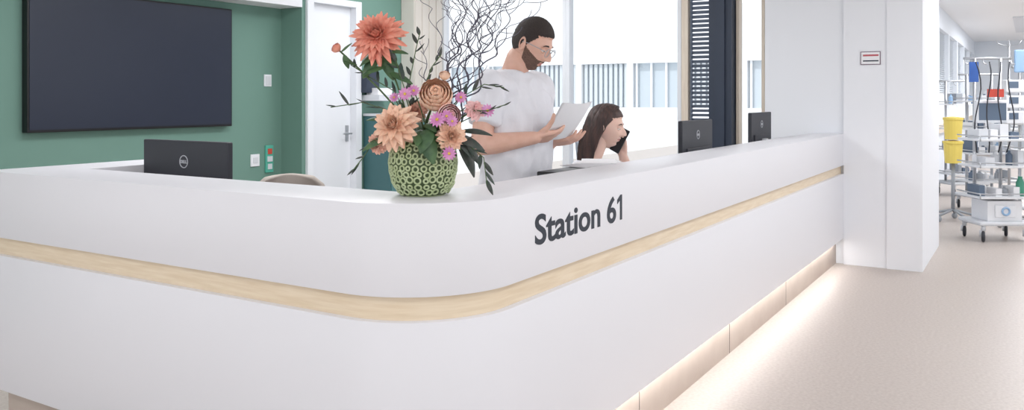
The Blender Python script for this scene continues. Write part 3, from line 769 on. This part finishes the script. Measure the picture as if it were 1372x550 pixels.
# ---------------------------------------------------------------- medical carts in corridor
M_yel2=mat('bin_yellow',(240,216,110),.5); M_blue=mat('sign_blue',(60,100,175),.5); M_cream=mat('device_cream',(230,232,236),.4)
M_tealp=mat('bottle_green',(70,150,124),.4); M_lb=mat('plastic_blue',(150,182,215),.5); M_grn=mat('bag_slate',(96,112,132),.6)
def castor(bm,p,r=.05):
    p=Vector(p); Mx=Matrix.Rotation(math.pi/2,3,'X')
    torus(bm,p+Vector((0,0,r)),r*.72,r*.28,M=Mx,seg=20,ms=8,mi=1); torus(bm,p+Vector((0,0,r)),r*.3,r*.25,M=Mx,seg=14,ms=6,mi=0)
    tube(bm,[p+Vector((0,0,r*2.0)),p+Vector((0,0,r*2.9))],r*.35,mi=0); 
    tube(bm,[p+Vector((0,.02,r)),p+Vector((0,.02,r*2.1))],r*.25,mi=0)
def cart(name,c,ang,w,dp,zt,shelves,seed):
    rnd=random.Random(seed); e=empty(name,(c[0],c[1],0)); M=Matrix.Translation(Vector((c[0],c[1],0)))@Matrix.Rotation(ang,4,'Z')
    L=lambda x,y,z:M@Vector((x,y,z))
    bm=bmesh.new()
    for x in (-w/2+.05,w/2-.05):
        for y in (-dp/2+.04,dp/2-.04): castor(bm,L(x,y,0),.055)
    fin(bm,'castors',[M_lgrey,M_mon],e,smooth=True)
    bm=bmesh.new(); box(bm,(-w/2,-dp/2,.16),(w/2,dp/2,.20),M=M); fin(bm,'cart_base',M_lgrey,e,bevel=.015)
    bm=bmesh.new()
    for x in (-w/2+.13,w/2-.13): tube(bm,[L(x,dp/2-.08,.2),L(x,dp/2-.08,zt)],.017)
    tube(bm,[L(-w/2+.02,dp/2-.08,zt),L(w/2-.02,dp/2-.08,zt)],.013)
    for x in (-w/2+.03,-.05,w/2-.03): tube(bm,[L(x,dp/2-.08,zt),L(x,dp/2-.1,zt-.05),L(x+.02,dp/2-.12,zt-.06)],.006,seg=6)
    for z in shelves:
        tube(bm,[L(-w/2,-dp/2,z+.05),L(w/2,-dp/2,z+.05)],.007,seg=8); tube(bm,[L(-w/2,-dp/2,z+.05),L(-w/2,dp/2,z+.05)],.007,seg=8); tube(bm,[L(w/2,-dp/2,z+.05),L(w/2,dp/2,z+.05)],.007,seg=8)
        for x in (-w/2,w/2): tube(bm,[L(x,-dp/2,z),L(x,-dp/2,z+.05)],.006,seg=6)
    fin(bm,'cart_frame',M_metal,e,smooth=True)
    bm=bmesh.new()
    for z in shelves: box(bm,(-w/2,-dp/2,z),(w/2,dp/2,z+.022),M=M)
    fin(bm,'cart_shelves',M_cream,e,bevel=.006)
    cols=[M_paper,M_lb,M_grey,M_paper,M_cream,M_grn,M_lgrey,M_paper,M_grn,M_cream]
    bm=bmesh.new()
    for z in shelves:
        x=-w/2+.03
        while x<w/2-.08:
            ww=rnd.uniform(.05,.11); hh=rnd.uniform(.05,.15); mi=rnd.randrange(len(cols))
            if x+ww>w/2-.02: break
            if rnd.random()<.45:
                q=ww*.4; lathe(bm,[(q,0),(q,hh*.7),(q*.4,hh*.85),(q*.4,hh)],L(x+ww/2,rnd.uniform(-.08,.02),z+.022),14,mi)
            else: box(bm,(x,-.13,z+.022),(x+ww*.9,.08,z+.022+hh),mi,M=M)
            x+=ww+.012
    fin(bm,'cart_supplies',cols,e)
    return e,M
yaw=math.atan2(R3.y,R3.x)
def CP(x,D): 
    t=(x-686)/1129; return (D3*D+R3*t*D)
p=CP(1333,8.35); e,M=cart('medical_cart',(p.x,p.y),yaw,.52,.42,1.80,[.42,.72,.98],3)
bm=bmesh.new(); box(bm,(-.17,-.17,.20),(.17,.12,.40),M=M); box(bm,(-.10,-.185,.24),(.10,-.17,.36),M=M); fin(bm,'suction_device',M_cream,e,bevel=.03,seg=3)
bm=bmesh.new(); torus(bm,M@Vector((0,-.19,.30)),.035,.01,M=M.to_3x3()@Matrix.Rotation(math.pi/2,3,'X')); fin(bm,'device_dial',M_lb,e,smooth=True)
bm=bmesh.new(); box(bm,(-.075,-.01,1.41),(.085,.005,1.49),M=M); fin(bm,'label_red',M_red,e)
bm=bmesh.new(); box(bm,(-.15,.05,1.15),(.16,.12,1.38),M=M); fin(bm,'cart_monitor',M_cream,e,bevel=.015)
bm=bmesh.new(); box(bm,(-.13,.045,1.18),(.14,.05,1.35),M=M); fin(bm,'cart_monitor_screen',M_grn,e)
bm=bmesh.new()
for q in range(4):
    x0=-.2+q*.11; pts=[M@Vector((x0+.03*math.sin(i*.7+q),-.02-.05*math.sin(i*.35),1.76-i*.09)) for i in range(11)]; tube(bm,pts,.006,seg=6)
fin(bm,'cables',M_mon,e,smooth=True)
bm=bmesh.new(); box(bm,(-.24,.02,1.56),(-.15,.03,1.76),M=M); fin(bm,'label_blue',M_blue,e)
bm=bmesh.new(); lathe(bm,[(.035,0),(.038,.02),(.038,.13),(.02,.17),(.02,.19)],M@Vector((.19,-.1,.442)),16); fin(bm,'green_bottle',M_tealp,e,smooth=True)
p=CP(1395,9.4); cart('medical_cart.001',(p.x,p.y),yaw+.3,.55,.45,1.75,[.45,.8,1.1],9)
p=CP(1322,10.6); cart('medical_cart.002',(p.x,p.y),yaw+.1,.6,.45,1.7,[.35,.7,1.0,1.35],5)
p=CP(1290,12.2); cart('medical_cart.003',(p.x,p.y),yaw+.1,.6,.45,1.65,[.3,.65,.95,1.3],15)
# infusion stand with pumps
p=CP(1352,9.25); e=empty('infusion_stand',(p.x,p.y,0)); bm=bmesh.new()
tube(bm,[(p.x,p.y,.1),(p.x,p.y,2.0)],.014)
for k in range(5):
    a=k*2*math.pi/5+.3; q=Vector((p.x+.26*math.cos(a),p.y+.26*math.sin(a),.075)); tube(bm,[(p.x,p.y,.12),q],.013); ell(bm,q-Vector((0,0,.037)),(.03,.03,.037))
for k in range(4):
    a=k*math.pi/2; q=Vector((math.cos(a),math.sin(a),0)); tube(bm,[Vector((p.x,p.y,1.97)),Vector((p.x,p.y,2.0))+q*.10,Vector((p.x,p.y,2.03))+q*.12],.005,seg=6)
fin(bm,'stand_pole',M_metal,e,smooth=True)
Mi=Matrix.Translation(Vector((p.x,p.y,0)))@Matrix.Rotation(yaw,4,'Z'); bm=bmesh.new(); b2=bmesh.new()
for k in range(3):
    box(bm,(-.10,-.12,1.12+k*.17),(.10,-.01,1.26+k*.17),M=Mi); box(b2,(-.07,-.124,1.17+k*.17),(.03,-.119,1.24+k*.17),M=Mi)
fin(bm,'infusion_pumps',M_cream,e,bevel=.012); fin(b2,'pump_displays',M_grn,e)
bm=bmesh.new(); box(bm,(.04,-.05,1.68),(.15,-.01,1.93),M=Mi); fin(bm,'fluid_bag',M_lb,e,bevel=.018,seg=3)
p=CP(1277,9.6); e=empty('waste_bin_stand',(p.x,p.y,0))
bm=bmesh.new()
for k in (0,1): lathe(bm,[(.085,0),(.10,.22),(.108,.225),(.108,.25),(.02,.26)],(p.x,p.y,.66+k*.27),20)
fin(bm,'waste_bins',M_yel2,e)
bm=bmesh.new(); tube(bm,[(p.x,p.y,.12),(p.x,p.y,.66)],.02)
for k in range(5):
    a=k*2*math.pi/5; q=Vector((p.x+.22*math.cos(a),p.y+.22*math.sin(a),.07)); tube(bm,[(p.x,p.y,.13),q],.014); ell(bm,q-Vector((0,0,.035)),(.03,.03,.035))
fin(bm,'stand_base',M_grey,e,smooth=True)
# ---------------------------------------------------------------- lights/world/camera
W=bpy.data.worlds.new('World'); S.world=W; W.use_nodes=True
bg=W.node_tree.nodes['Background']; bg.inputs[0].default_value=(.95,.975,1,1); bg.inputs[1].default_value=1.22
L=bpy.data.lights.new('facade_fill_sun','SUN'); L.energy=1.5; L.angle=.05; L.color=(1,.98,.95)  # directional light added to brighten the opposite facade; sky itself is overcast
so=bpy.data.objects.new('facade_fill_sun',L); S.collection.objects.link(so); so.rotation_euler=Vector((.62,-.2,-.75)).to_track_quat('-Z','Y').to_euler(); so.location=(0,0,20)
cd=bpy.data.cameras.new('camera'); co=bpy.data.objects.new('camera',cd); S.collection.objects.link(co)
co.location=(0,0,H); co.rotation_euler=(math.pi/2,0,math.radians(31.58-90))
cd.sensor_width=36; cd.lens=36*1129/1372; cd.shift_y=-(275-132)/1372; cd.clip_start=.05; cd.clip_end=200
S.camera=co
